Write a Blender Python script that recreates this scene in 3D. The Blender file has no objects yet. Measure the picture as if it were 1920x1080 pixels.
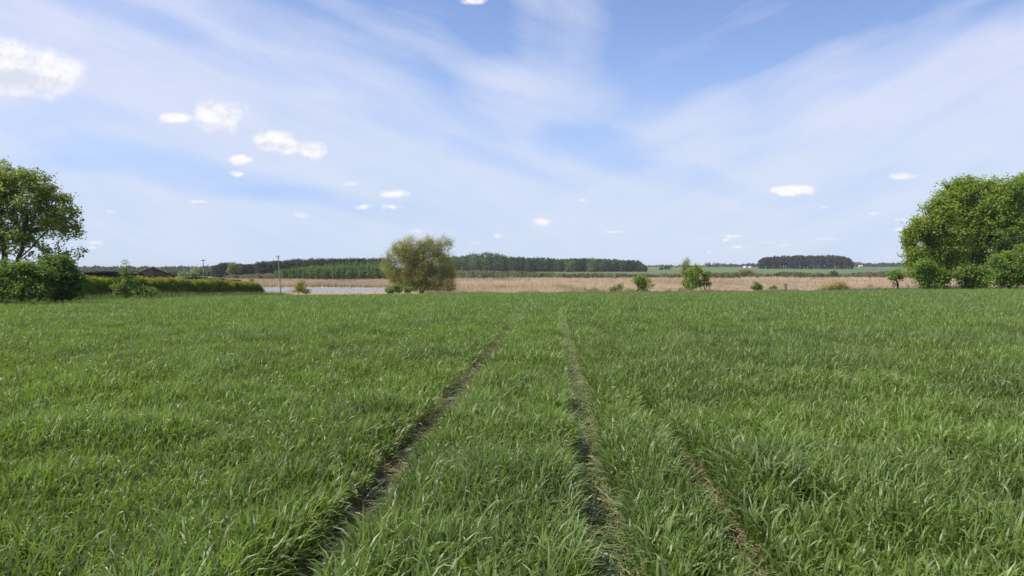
import bpy, math, random
import numpy as np
from mathutils import Vector

sc = bpy.context.scene
C = sc.collection
R = math.radians
F = 1450.0            # focal length in photo pixels (1920 wide)
EYE = 1.75
HOR = 499.0           # photo row of the true horizon
PITCH = math.atan((540 - HOR) / F)

# ---------------------------------------------------------------- camera
cam_d = bpy.data.cameras.new('camera'); cam = bpy.data.objects.new('camera', cam_d); C.objects.link(cam)
cam_d.sensor_width = 36; cam_d.lens = 36 * F / 1920
cam_d.clip_start = 0.1; cam_d.clip_end = 20000
cam.location = (0, 0, EYE); cam.rotation_euler = (R(90) - PITCH, 0, 0)
sc.camera = cam

# ---------------------------------------------------------------- light and exposure
SUN_AZ, SUN_EL = -99.0, 53.0     # degrees clockwise from +Y (negative = left of the view)
sc.view_settings.view_transform = 'Standard'
sc.view_settings.look = 'None'
sc.view_settings.gamma = 1.0
sc.view_settings.exposure = 0.4
sc.view_settings.use_curve_mapping = False
cy = sc.cycles
cy.max_bounces = 6; cy.diffuse_bounces = 3; cy.glossy_bounces = 2; cy.transmission_bounces = 3
cy.transparent_max_bounces = 4; cy.volume_bounces = 0
cy.caustics_reflective = False; cy.caustics_refractive = False
cy.use_denoising = True; cy.denoiser = 'OPENIMAGEDENOISE'; cy.denoising_input_passes = 'RGB_ALBEDO_NORMAL'; cy.denoising_prefilter = 'ACCURATE'
cy.sample_clamp_indirect = 4.0

sd = bpy.data.lights.new('sun', 'SUN'); sun = bpy.data.objects.new('sun', sd); C.objects.link(sun)
sd.energy = 4.2; sd.angle = R(0.5); sd.color = (1.0, 0.95, 0.87)
_a, _e = R(SUN_AZ), R(SUN_EL)
sdir = Vector((math.sin(_a) * math.cos(_e), math.cos(_a) * math.cos(_e), math.sin(_e)))
sun.rotation_euler = sdir.to_track_quat('Z', 'Y').to_euler()
sun.location = sdir * 50

# ---------------------------------------------------------------- world: sky, veil of cirrus, small cumulus
world = bpy.data.worlds.new('World'); sc.world = world; world.use_nodes = True
nt = world.node_tree; nt.nodes.clear()

class S:
    """a node socket with arithmetic"""
    def __init__(s, k): s.k = k
    def _b(a, op, b, rev=False):
        n = nt.nodes.new('ShaderNodeMath'); n.operation = op
        x, y = (b, a) if rev else (a, b)
        for i, q in enumerate((x, y)):
            if q is None: continue
            if isinstance(q, S): nt.links.new(q.k, n.inputs[i])
            else: n.inputs[i].default_value = q
        return S(n.outputs[0])
    def __add__(a, b): return a._b('ADD', b)
    __radd__ = __add__
    def __sub__(a, b): return a._b('SUBTRACT', b)
    def __rsub__(a, b): return a._b('SUBTRACT', b, True)
    def __mul__(a, b): return a._b('MULTIPLY', b)
    __rmul__ = __mul__
    def __truediv__(a, b): return a._b('DIVIDE', b)
    def mx(a, b): return a._b('MAXIMUM', b)
    def mn(a, b): return a._b('MINIMUM', b)
    def clamp(a): return a.mx(0.0).mn(1.0)

def smooth(s, lo, hi, o0=0.0, o1=1.0):
    n = nt.nodes.new('ShaderNodeMapRange'); n.interpolation_type = 'SMOOTHSTEP'
    nt.links.new(s.k, n.inputs[0])
    for i, v in enumerate((lo, hi, o0, o1)): n.inputs[i + 1].default_value = v
    return S(n.outputs[0])

def comb(x, y, z=0.0):
    n = nt.nodes.new('ShaderNodeCombineXYZ')
    for i, q in enumerate((x, y, z)):
        if isinstance(q, S): nt.links.new(q.k, n.inputs[i])
        else: n.inputs[i].default_value = q
    return S(n.outputs[0])

def noise(vec, scale, detail=5, rough=0.55, dist=0.0):
    n = nt.nodes.new('ShaderNodeTexNoise'); nt.links.new(vec.k, n.inputs['Vector'])
    n.inputs['Scale'].default_value = scale; n.inputs['Detail'].default_value = detail
    n.inputs['Roughness'].default_value = rough; n.inputs['Distortion'].default_value = dist
    return S(n.outputs['Fac'])

def mixc(f, a, b):
    n = nt.nodes.new('ShaderNodeMix'); n.data_type = 'RGBA'
    nt.links.new(f.k, n.inputs['Factor'])
    for i, q in ((6, a), (7, b)):
        if isinstance(q, S): nt.links.new(q.k, n.inputs[i])
        else: n.inputs[i].default_value = (*q, 1)
    return S(n.outputs[2])

tc = nt.nodes.new('ShaderNodeTexCoord')
sep = nt.nodes.new('ShaderNodeSeparateXYZ'); nt.links.new(tc.outputs['Generated'], sep.inputs[0])
dx_, dy_, dz_ = (S(sep.outputs[i]) for i in range(3))
dyc = dy_.mx(0.2)
U = dx_ / dyc; V = dz_ / dyc           # tangent-plane coordinates of the northern sky
def uv(px, py):                        # direction of a photo pixel in the same coordinates
    x, z = (px - 960) / F, (540 - py) / F
    y = math.cos(PITCH) + z * math.sin(PITCH); zz = -math.sin(PITCH) + z * math.cos(PITCH)
    return x / y, zz / y
P0 = comb(U, V)
w1 = noise(P0, 3.0, 3, 0.5); w2 = noise(comb(U + 7.3, V + 2.1), 3.0, 3, 0.5)
Uw = U + (w1 - 0.5) * 0.10; Vw = V + (w2 - 0.5) * 0.10
def blob(px, py, rx, ry, rot, u=None, v=None):
    u = u or Uw; v = v or Vw
    cu, cv = uv(px, py); c, s = math.cos(R(rot)), math.sin(R(rot))
    a, b = rx / F, ry / F
    p = u * (c / a) + v * (s / a) - (cu * c + cv * s) / a
    q = u * (-s / b) + v * (c / b) - (-cu * s + cv * c) / b
    return p * p + q * q
# large sheets of cirrus: each is bounded by a slanting edge across the sky
PX = Uw * F + 960.0; PY = 499.0 - Vw * F
def sheet(x0, y0, nx, ny, lo, hi): return smooth(PX * nx + PY * ny - (x0 * nx + y0 * ny), lo, hi)
c1, s1 = math.cos(R(-22)), math.sin(R(-22)); c2, s2 = math.cos(R(24)), math.sin(R(24))
f1 = noise(comb((U * c1 + V * s1) * 1.3, (V * c1 - U * s1) * 8.0), 2.4, 8, 0.62, 0.5)
f2 = noise(comb((U * c2 + V * s2) * 1.3 + 4.0, (V * c2 - U * s2) * 8.0), 2.4, 8, 0.62, 0.5)
f3 = noise(comb(U * 9.0, V * 1.4, 2.0), 2.6, 8, 0.62, 0.5)
side = smooth(U, 0.0, 0.30)
fib = f1 * (1.0 - side) + f2 * side
puff = noise(comb(U * 1.4, V * 2.4, 3.0), 5.0, 8, 0.62)
right_ = sheet(1350, 215, .342, .94, -35, 75) * 0.90
left_ = sheet(500, -20, -.461, .887, -70, 150) * 0.86
below = smooth(PY, 130, 330) * 0.72
plume = smooth(blob(1050, 40, 90, 330, 3), 0.0, 1.7, 0.62, 0.0) * (0.35 + 0.8 * f3)
soft = smooth(blob(1000, 210, 190, 110, -10), 0.0, 1.6, 0.55, 0.0)
wisp = smooth(blob(1500, 150, 330, 38, 20), 0.0, 1.6, 0.35, 0.0) + smooth(blob(800, 70, 300, 34, -24), 0.0, 1.6, 0.35, 0.0)
veil = right_.mx(left_).mx(below).mx(plume).mx(soft) + wisp
hole = None
for (x, y, rx, ry, rot, st) in [(1110, 285, 110, 42, -12, 0.55), (330, 322, 260, 36, -12, 0.50), (640, 392, 190, 20, -8, 0.35), (1290, 345, 170, 24, -6, 0.28), (1690, 335, 200, 26, 8, 0.18),
                                (860, 285, 190, 22, -20, 0.25), (470, 110, 330, 26, -20, 0.22), (230, 25, 170, 30, -12, 0.25), (90, 215, 150, 26, 0, 0.22), (60, 300, 160, 20, -4, .2), (1480, 265, 150, 24, 12, 0.15)]:
    h = smooth(blob(x, y, rx, ry, rot), 0.0, 2.0, st, 0.0)
    hole = h if hole is None else hole + h
veil = veil - hole + (fib - 0.5) * 1.05 + (puff - 0.5) * 0.5
veil = veil.mx(0.03).mn(0.97)
low = smooth(V, 0.0, 0.30)             # the veil melts into the pale lower sky
back = smooth(dy_, 0.1, 0.35)
veil = veil * back + (1.0 - back) * 0.55

# cumulus: union of ellipses eroded by noise
clouds = [(35, 118, 78, 48, 1, 0), (100, 142, 62, 48, 1, 0), (0, 105, 70, 44, 1, 0), (75, 122, 66, 46, 1, 0), (30, 145, 80, 36, 1, 0), (330, 221, 40, 13, .8, 1), (412, 218, 56, 36, 1, 1), (398, 208, 40, 24, 1, 1),
          (515, 265, 52, 23, 1, 1), (545, 275, 40, 18, 1, 1), (582, 282, 36, 18, 1, 1), (452, 299, 30, 12, .8, 1), (447, 326, 20, 9, .6, 1), (733, 363, 38, 13, .75, 1),
          (680, 388, 28, 9, .7, 2), (735, 388, 34, 8, .65, 2), (568, 404, 22, 8, .8, 2), (1018, 415, 25, 11, 1, 2), (1485, 358, 50, 13, 1, 1), (1505, 355, 28, 12, 1, 1), (1698, 332, 56, 13, .5, 1),
          (1372, 443, 22, 6, .8, 2), (1360, 450, 18, 5, .6, 2), (1384, 463, 20, 5, .8, 2), (1330, 473, 12, 5, .5, 2), (180, 455, 34, 9, .6, 2), (172, 464, 22, 5, .5, 2), (1692, 412, 26, 7, .65, 2),
          (1688, 431, 20, 7, .7, 2), (888, 0, 34, 11, .8, 1), (786, 433, 26, 9, .5, 2), (932, 442, 11, 8, .6, 2), (205, 396, 18, 6, .5, 2), (1545, 388, 26, 5, .35, 2), (1090, 375, 22, 5, .25, 2),
          (1550, 448, 40, 6, .45, 2), (1640, 400, 30, 6, .4, 2), (660, 345, 30, 9, .35, 2), (1150, 435, 36, 5, .3, 2), (1440, 455, 30, 5, .4, 2), (370, 378, 30, 6, .3, 2), (895, 455, 22, 5, .3, 2), (1470, 460, 16, 5, .4, 2)]
n0 = noise(P0, 16.0, 7, 0.62); n1 = noise(P0, 34.0, 7, 0.62); n2 = noise(P0, 80.0, 5, 0.6)
fld = [None, None, None]
Un = U + (n1 - 0.5) * 0.012
for (x, y, rx, ry, wt, g) in clouds:
    cu, cv = uv(x, y)
    n = nt.nodes.new('ShaderNodeVectorMath'); n.operation = 'MULTIPLY_ADD'
    nt.links.new(P0.k, n.inputs[0]); rx *= 1.3; ry *= 1.3; n.inputs[1].default_value = (F / rx, F / ry, 0); n.inputs[2].default_value = (-cu * F / rx, -cv * F / ry, 0)
    l = nt.nodes.new('ShaderNodeVectorMath'); l.operation = 'LENGTH'; nt.links.new(n.outputs[0], l.inputs[0])
    e = (1.0 - S(l.outputs['Value'])) - (1.0 - wt) * 0.38
    fld[g] = e if fld[g] is None else fld[g].mx(e)
alpha = None; core = None
for g, (nn, amp, hi) in enumerate(((n0, 0.9, 0.38), (n1, 1.3, 0.48), (n2, 1.5, 0.9))):
    d = fld[g] - 0.22 + (nn - 0.5) * amp
    a = smooth(d, 0.0, hi)
    alpha = a if alpha is None else alpha.mx(a)
    core = d if core is None else core.mx(d)
alpha = alpha * back
up = noise(comb(U, V - 0.010), 16.0, 7, 0.62); up1 = noise(comb(U + 0.004, V - 0.006), 34.0, 7, 0.62)
base_ = None
lit = smooth((n0 - up) * 1.6 + (n1 - up1) * 0.9 + 0.45, 0.0, 0.6)

bases = None
for (x, y, rx, ry) in ((55, 158, 100, 16), (15, 140, 60, 10), (415, 236, 44, 12), (525, 280, 60, 9), (1490, 366, 44, 6), (735, 371, 36, 6), (1018, 420, 20, 4)):
    h = smooth(blob(x, y, rx, ry, -6 if x < 600 else 0), -0.5, 2.0, 0.85, 0.0)
    bases = h if bases is None else bases + h
lit = (lit - bases * (n0 * 1.6)).clamp()
K = 1.05 / 0.15 / 1.32                      # background strength 0.15, exposure 0.4
sky = nt.nodes.new('ShaderNodeTexSky'); sky.sky_type = 'NISHITA'; sky.sun_disc = False
sky.sun_elevation = _e; sky.sun_rotation = _a
sky.altitude = 60; sky.air_density = 1.0; sky.dust_density = 0.6; sky.ozone_density = 2.5
tint = nt.nodes.new('ShaderNodeMix'); tint.data_type = 'RGBA'; tint.blend_type = 'MULTIPLY'; tint.inputs['Factor'].default_value = 1
nt.links.new(sky.outputs[0], tint.inputs[6]); tint.inputs[7].default_value = (0.78, 0.76, 0.88, 1)
clear = mixc(smooth(V, 0.04, 0.34, 0.85, 0.0), S(tint.outputs[2]), (0.40 * K, 0.56 * K, 0.93 * K))
veil_hi = (0.69 * K, 0.735 * K, 0.915 * K)
veil_lo = (0.65 * K, 0.74 * K, 0.885 * K)
vcol = mixc(low, veil_lo, veil_hi)
c = mixc(veil * 0.95, clear, vcol)
ccol = mixc(lit, (0.70 * K, 0.73 * K, 0.84 * K), (1.0 * K, 0.98 * K, 1.0 * K))
c = mixc(alpha * 0.92, c, ccol)
bg = nt.nodes.new('ShaderNodeBackground'); bg.inputs['Strength'].default_value = 0.15
nt.links.new(c.k, bg.inputs['Color'])
wo = nt.nodes.new('ShaderNodeOutputWorld'); nt.links.new(bg.outputs[0], wo.inputs['Surface'])
world.cycles.sampling_method = 'MANUAL'; world.cycles.sample_map_resolution = 512

# ================================================================ helpers
rng = np.random.default_rng(7)

def vnoise(x, y, seed=0):
    xi = np.floor(x).astype(np.int64); yi = np.floor(y).astype(np.int64)
    fx = x - xi; fy = y - yi
    fx = fx * fx * (3 - 2 * fx); fy = fy * fy * (3 - 2 * fy)
    def h(a, b):
        n = (a * 374761393 + b * 668265263 + seed * 1442695041) & 0xFFFFFFFF
        n = ((n ^ (n >> 13)) * 1274126177) & 0xFFFFFFFF
        return ((n ^ (n >> 16)) & 0xFFFF) / 65535.0
    return (h(xi, yi) * (1 - fx) + h(xi + 1, yi) * fx) * (1 - fy) + (h(xi, yi + 1) * (1 - fx) + h(xi + 1, yi + 1) * fx) * fy

def fbm(x, y, octs=4, seed=0):
    t = 0; a = 0.5; s = 0
    for i in range(octs):
        t = t + a * vnoise(x * 2 ** i, y * 2 ** i, seed + i * 17); s += a; a *= 0.5
    return t / s

def sst(x, a, b):
    t = np.clip((x - a) / (b - a), 0, 1); return t * t * (3 - 2 * t)

def H(X, Y):
    """terrain height"""
    X = np.asarray(X, float); Y = np.asarray(Y, float)
    yy = np.maximum(Y, 0)
    z = -0.00021 * np.minimum(yy, 260) ** 2
    tilt = np.where(X > 0, 0.011 * X - 0.010 * 25 * sst(X, 0, 25) + 0.0 * X, 0.009 * X)
    tilt = np.clip(tilt, -0.7, 0.9) * (1 - sst(yy, 110, 180))
    tilt = tilt + np.where(X > 0, 0.18 * sst(X, 10, 40), 0) * (1 - sst(yy, 110, 180))
    z = z + tilt
    # smooth floor of the valley
    k = 1.2; fl = -7.0
    z = fl + np.log1p(np.exp((z - fl) / k)) * k - 0.0
    # far rise to the right of the river, lower on the left
    ang = X / np.maximum(yy, 1)
    rr = sst(ang, -0.25, 0.05)
    amt = 6.6 * rr + 1.5 * (1 - rr)
    z = z + amt * (.25 * sst(yy, 540, 800) + .75 * sst(yy, 600, 1500))
    z = z + 0.5 * (fbm(X / 160.0, Y / 160.0, 3, 5) - 0.5) * sst(yy, 700, 1000)
    return z

def XP(px, Y): return (px - 960) / F * Y
def ZP(py, Y): return EYE - (py - HOR) / F * Y

def tag(o, label=None, cat=None, group=None, kind=None):
    if label: o['label'] = label
    if cat: o['category'] = cat
    if group: o['group'] = group
    if kind: o['kind'] = kind
    return o

def empty(name, loc, label, cat, group=None):
    o = bpy.data.objects.new(name, None); C.objects.link(o); o.location = loc
    o.empty_display_size = 0.5
    return tag(o, label, cat, group)

class Acc:
    """collects strips, quads and tubes, then links them as ONE mesh"""
    def __init__(s): s.v = []; s.f4 = []; s.f3 = []; s.c = []; s.n = 0
    def add(s, v, f, c):
        v = np.asarray(v, np.float32).reshape(-1, 3); f = np.asarray(f, np.int64)
        c = np.asarray(c, np.float32)
        if c.ndim == 1: c = np.tile(c, (len(v), 1))
        s.v.append(v); s.c.append(c)
        (s.f4 if f.shape[1] == 4 else s.f3).append(f + s.n); s.n += len(v)
    def build(s, name, mat, parent=None, smooth_=False, origin=(0, 0, 0)):
        V_ = np.concatenate(s.v) - np.asarray(origin, np.float32); Cc = np.concatenate(s.c)
        me = bpy.data.meshes.new(name)
        f4 = np.concatenate(s.f4) if s.f4 else np.zeros((0, 4), np.int64)
        f3 = np.concatenate(s.f3) if s.f3 else np.zeros((0, 3), np.int64)
        me.vertices.add(len(V_)); me.vertices.foreach_set('co', V_.ravel())
        nl = len(f4) * 4 + len(f3) * 3
        me.loops.add(nl); me.loops.foreach_set('vertex_index', np.concatenate([f4.ravel(), f3.ravel()]).astype(np.int32))
        me.polygons.add(len(f4) + len(f3))
        st = np.concatenate([np.arange(len(f4)) * 4, len(f4) * 4 + np.arange(len(f3)) * 3]).astype(np.int32)
        me.polygons.foreach_set('loop_start', st)
        me.polygons.foreach_set('use_smooth', np.full(len(st), smooth_))
        a = me.color_attributes.new('Col', 'FLOAT_COLOR', 'POINT')
        rgba = np.ones((len(V_), 4), np.float32); rgba[:, :3] = Cc
        a.data.foreach_set('color', rgba.ravel())
        me.update(calc_edges=True)
        me.materials.append(mat)
        o = bpy.data.objects.new(name, me); C.objects.link(o)
        if parent: o.parent = parent
        else: o.location = origin
        return o
    def box(s, cx, cy, cz, sx, sy, sz, col, rz=0.0):
        p = np.array([[-1, -1, -1], [1, -1, -1], [1, 1, -1], [-1, 1, -1], [-1, -1, 1], [1, -1, 1], [1, 1, 1], [-1, 1, 1]], float) * (sx / 2, sy / 2, sz / 2)
        c, n = math.cos(rz), math.sin(rz)
        q = p.copy(); q[:, 0] = p[:, 0] * c - p[:, 1] * n; q[:, 1] = p[:, 0] * n + p[:, 1] * c
        s.add(q + (cx, cy, cz), [[0, 3, 2, 1], [4, 5, 6, 7], [0, 1, 5, 4], [1, 2, 6, 5], [2, 3, 7, 6], [3, 0, 4, 7]], col)
    def tubes(s, A, B, ra, rb, col, n=6):
        """frustums from A[i] to B[i]"""
        A = np.asarray(A, float); B = np.asarray(B, float); ra = np.asarray(ra, float); rb = np.asarray(rb, float)
        d = B - A; L = np.linalg.norm(d, axis=1, keepdims=True) + 1e-9; d = d / L
        ref = np.where(np.abs(d[:, 2:3]) > 0.9, np.array([[1., 0, 0]]), np.array([[0, 0, 1.]]))
        x = np.cross(ref, d); x /= np.linalg.norm(x, axis=1, keepdims=True) + 1e-9; y = np.cross(d, x)
        th = np.arange(n) / n * 2 * math.pi
        ring = x[:, None, :] * np.cos(th)[None, :, None] + y[:, None, :] * np.sin(th)[None, :, None]
        va = A[:, None, :] + ring * ra[:, None, None]; vb = B[:, None, :] + ring * rb[:, None, None]
        v = np.concatenate([va, vb], axis=1)
        i = np.arange(n); j = (i + 1) % n
        f = np.stack([i, j, j + n, i + n], 1)
        f = (f[None] + (np.arange(len(A)) * 2 * n)[:, None, None]).reshape(-1, 4)
        s.add(v.reshape(-1, 3), f, col)
    def leaves(s, cen, L, W, col, up=0.5, out=None):
        """one folded leaf quad per centre; col per leaf"""
        n = len(cen)
        nrm = rng.normal(size=(n, 3)); nrm[:, 2] = np.abs(nrm[:, 2]) + up
        if out is not None: nrm += out
        nrm /= np.linalg.norm(nrm, axis=1, keepdims=True)
        t = rng.normal(size=(n, 3)); t -= nrm * (t * nrm).sum(1, keepdims=True); t /= np.linalg.norm(t, axis=1, keepdims=True)
        b = np.cross(nrm, t)
        L = np.broadcast_to(L, n)[:, None] * 0.5; W = np.broadcast_to(W, n)[:, None] * 0.5
        v = np.stack([cen - t * L, cen + b * W + nrm * W * 0.25 - t * L * 0.1, cen + t * L, cen - b * W + nrm * W * 0.25 - t * L * 0.1], 1)
        f = np.arange(n * 4).reshape(n, 4)
        s.add(v.reshape(-1, 3), f, np.repeat(col, 4, 0))
    def blades(s, base, az, length, width, th0, th1, col0, col1, seg, twist=None, z0=0.0):
        """curved tapering grass blades; th = angle from vertical at root and tip"""
        n = len(base); h = np.stack([np.cos(az), np.sin(az), np.zeros(n)], 1)
        side = np.stack([-np.sin(az), np.cos(az), np.zeros(n)], 1)
        t = np.linspace(0, 1, seg + 1)
        pos = base.copy().astype(float); P = [pos.copy()]
        for i in range(seg):
            tm = (t[i] + t[i + 1]) / 2
            th = th0 + (th1 - th0) * tm ** 1.6
            stp = (length / seg)[:, None]
            pos = pos + stp * (h * np.sin(th)[:, None] + np.array([[0, 0, 1.]]) * np.cos(th)[:, None])
            P.append(pos.copy())
        prof = np.interp(t, [0, .15, .5, .8, 1], [.55, .9, 1, .65, .04])
        vs = []; cs = []
        for i in range(seg + 1):
            tw = (twist * t[i]) if twist is not None else np.zeros(n)
            th = th0 + (th1 - th0) * t[i] ** 1.6
            tang = h * np.sin(th)[:, None] + np.array([[0, 0, 1.]]) * np.cos(th)[:, None]
            nn = np.cross(side, tang)
            sv = side * np.cos(tw)[:, None] + nn * np.sin(tw)[:, None]
            w = (width * prof[i] / 2)[:, None]
            vs += [P[i] - sv * w, P[i] + sv * w]
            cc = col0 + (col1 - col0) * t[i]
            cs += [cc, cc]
        v = np.stack(vs, 1); c = np.stack(cs, 1); m = 2 * (seg + 1)
        q = np.array([[2 * i, 2 * i + 1, 2 * i + 3, 2 * i + 2] for i in range(seg)])
        f = (q[None] + (np.arange(n) * m)[:, None, None]).reshape(-1, 4)
        s.add(v.reshape(-1, 3), f, c.reshape(-1, 3))

# ---------------------------------------------------------------- materials
def new_mat(name):
    m = bpy.data.materials.new(name); m.use_nodes = True; t = m.node_tree; t.nodes.clear()
    return m, t, t.nodes.new('ShaderNodeOutputMaterial')

def m_noise(t, scale, detail=4, rough=.6, coord='Object'):
    tcn = t.nodes.new('ShaderNodeTexCoord'); n = t.nodes.new('ShaderNodeTexNoise')
    t.links.new(tcn.outputs[coord], n.inputs['Vector'])
    n.inputs['Scale'].default_value = scale; n.inputs['Detail'].default_value = detail; n.inputs['Roughness'].default_value = rough
    return n.outputs['Fac']

def varied(t, colour, fac, lo, hi):
    """colour * maprange(fac)"""
    mr = t.nodes.new('ShaderNodeMapRange'); t.links.new(fac, mr.inputs[0])
    mr.inputs[1].default_value = .3; mr.inputs[2].default_value = .7; mr.inputs[3].default_value = lo; mr.inputs[4].default_value = hi
    m = t.nodes.new('ShaderNodeMix'); m.data_type = 'RGBA'; m.blend_type = 'MULTIPLY'; m.inputs['Factor'].default_value = 1
    if isinstance(colour, tuple): m.inputs[6].default_value = (*colour, 1)
    else: t.links.new(colour, m.inputs[6])
    t.links.new(mr.outputs[0], m.inputs[7])
    return m.outputs[2]

def leaf_mat(name, rough=.5, trans=.35, tboost=1.3, nscale=2.0, spec=.4, lo=.8, hi=1.2):
    m, t, out = new_mat(name)
    at = t.nodes.new('ShaderNodeAttribute'); at.attribute_name = 'Col'
    col = varied(t, at.outputs['Color'], m_noise(t, nscale), lo, hi)
    p = t.nodes.new('ShaderNodeBsdfPrincipled'); t.links.new(col, p.inputs['Base Color'])
    p.inputs['Roughness'].default_value = rough; p.inputs['Specular IOR Level'].default_value = spec
    tr = t.nodes.new('ShaderNodeBsdfTranslucent')
    g = t.nodes.new('ShaderNodeMix'); g.data_type = 'RGBA'; g.blend_type = 'MULTIPLY'; g.inputs['Factor'].default_value = 1
    t.links.new(col, g.inputs[6]); g.inputs[7].default_value = (tboost * 1.05, tboost * 1.15, tboost * .5, 1)
    t.links.new(g.outputs[2], tr.inputs['Color'])
    mx = t.nodes.new('ShaderNodeMixShader'); mx.inputs[0].default_value = trans
    t.links.new(p.outputs[0], mx.inputs[1]); t.links.new(tr.outputs[0], mx.inputs[2])
    t.links.new(mx.outputs[0], out.inputs['Surface'])
    return m

def solid_mat(name, col=None, rough=.8, nscale=5.0, lo=.7, hi=1.25, bump=0.0, bscale=20.0, spec=.3, metallic=0.0):
    """colour from the Col attribute when col is None, varied by noise"""
    m, t, out = new_mat(name)
    if col is None:
        at = t.nodes.new('ShaderNodeAttribute'); at.attribute_name = 'Col'; src = at.outputs['Color']
    else: src = col
    c_ = varied(t, src, m_noise(t, nscale, 6), lo, hi)
    p = t.nodes.new('ShaderNodeBsdfPrincipled'); t.links.new(c_, p.inputs['Base Color'])
    p.inputs['Roughness'].default_value = rough; p.inputs['Specular IOR Level'].default_value = spec; p.inputs['Metallic'].default_value = metallic
    if bump:
        b = t.nodes.new('ShaderNodeBump'); b.inputs['Strength'].default_value = 1; b.inputs['Distance'].default_value = bump
        t.links.new(m_noise(t, bscale, 8, .65), b.inputs['Height']); t.links.new(b.outputs[0], p.inputs['Normal'])
    t.links.new(p.outputs[0], out.inputs['Surface'])
    return m

M_crop = leaf_mat('crop_leaf', rough=.44, trans=.34, tboost=1.6, nscale=.35, spec=.42, lo=.88, hi=1.12)
M_leaf = leaf_mat('tree_leaf', rough=.6, trans=.38, tboost=1.7, nscale=.6, spec=.15, lo=.85, hi=1.15)
M_reed = leaf_mat('dry_reed', rough=.8, trans=.2, tboost=1.0, nscale=.02, spec=.1, lo=.88, hi=1.12)
M_bark = solid_mat('bark', (.075, .058, .042), .9, 3.0, .6, 1.4, .02, 14)
M_ground = solid_mat('earth', None, .95, .7, .75, 1.25, .03, 9, spec=.1)
M_roof = solid_mat('dark_roof', (.022, .017, .015), .9, 2.5, .7, 1.4, .02, 12, spec=.05)
M_wood = solid_mat('dark_board', (.06, .045, .035), .8, 3.0, .7, 1.3, .01, 20)
M_pole = solid_mat('weathered_pole', (.32, .27, .21), .85, 2.0, .75, 1.2, .005, 30)
M_metal = solid_mat('galvanised', (.30, .32, .34), .45, 3.0, .85, 1.1, spec=.5, metallic=.6)
M_white = solid_mat('white_render', (.55, .55, .53), .7, .8, .92, 1.05)
M_glass = solid_mat('dark_glass', (.03, .035, .04), .1, 1.0, .9, 1.1, spec=.6)

# ================================================================ ground
TR_DIR = 0.055
TRACKS = [(-1.29, .155), (.315, .150), (1.09, .105)]      # x at the camera, half width
def track_x(k, Y): return TRACKS[k][0] + TR_DIR * Y + 0.035 * (vnoise(Y / 1.7, Y * 0 + k * 9.0, 3) - .5) * 2
def left_edge(Y): return -33 + TR_DIR * (Y - 50)
def far_edge(X): return 104 - 17 * sst(X, 38, 47) + 1.5 * np.sin(X * .21)
POND = (271.0, 309.0)
def in_pond(X, Y):
    px = 960 + F * X / np.maximum(Y, 1)
    return (Y > POND[0] + 3 * np.sin(X / 9.)) & (Y < POND[1] + 5 * np.sin(X / 14. + 1) ) & (px > 300) & (px < 780 + 6 * np.sin(Y / 4.))
def marsh_far(px): return np.interp(px, [0, 380, 440, 500, 720, 780, 850, 900, 1200, 1300, 1380, 1410, 1440, 1500, 1920], [520, 520, 460, 425, 430, 455, 475, 485, 495, 480, 470, 560, 560, 500, 505])

def ground():
    ys = np.concatenate([np.linspace(-60, -2, 8), np.linspace(0, 30, 76), 30 * np.exp(np.linspace(0.012, math.log(9000 / 30), 230)), np.linspace(256, 330, 60)]); ys = np.unique(ys)
    us = np.sinh(np.linspace(-4.2, 4.2, 261)); us = us / us[-1]
    Yg, Ug = np.meshgrid(ys, us, indexing='ij')
    Xg = Ug * (70 + np.maximum(Yg, 0) * 1.6)
    Zg = H(Xg, Yg)
    pond = in_pond(Xg, Yg)
    Zg = np.where(pond, Zg - .9, Zg)
    # pressed wheel tracks, clods
    for k in range(3):
        d = np.abs(Xg - track_x(k, Yg)); Zg = Zg - (.05 if k < 2 else .03) * np.exp(-(d / .16) ** 2) * (Yg > 0) * (Yg < 100)
    px = 960 + F * Xg / np.maximum(Yg, 1)
    soil = np.array([.19, .125, .088]); lush = np.array([.10, .16, .04]); verge = np.array([.09, .12, .04])
    marsh = np.array([.42, .32, .22]); farg = np.array([.100, .145, .052]); pale = np.array([.36, .31, .20])
    col = np.zeros(Xg.shape + (3,)) + verge
    crop = (Xg > left_edge(Yg) + 1.2) & (Yg < far_edge(Xg))
    w = sst(Yg, 8, 26)[..., None]
    col = np.where(crop[..., None], soil * (1 - w) + lush * w, col)
    m = (Yg > 150) & (Yg < marsh_far(px) + 25)
    col = np.where(m[..., None], marsh, col)
    g = Yg >= marsh_far(px) + 25
    n = fbm(Xg / 300, Yg / 300, 3, 2)[..., None]
    col = np.where(g[..., None], farg * (.8 + .4 * n), col)
    dry = ((Yg > 1700) & (n[..., 0] > .5))
    col = np.where(dry[..., None], pale * .7, col)
    a = Acc(); ny, nx = Xg.shape
    i = np.arange(ny * nx).reshape(ny, nx)
    f = np.stack([i[:-1, :-1], i[:-1, 1:], i[1:, 1:], i[1:, :-1]], -1).reshape(-1, 4)
    a.add(np.stack([Xg, Yg, Zg], -1).reshape(-1, 3), f, col.reshape(-1, 3))
    o = a.build('ground', M_ground, smooth_=True); tag(o, kind='structure')
ground()

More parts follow.
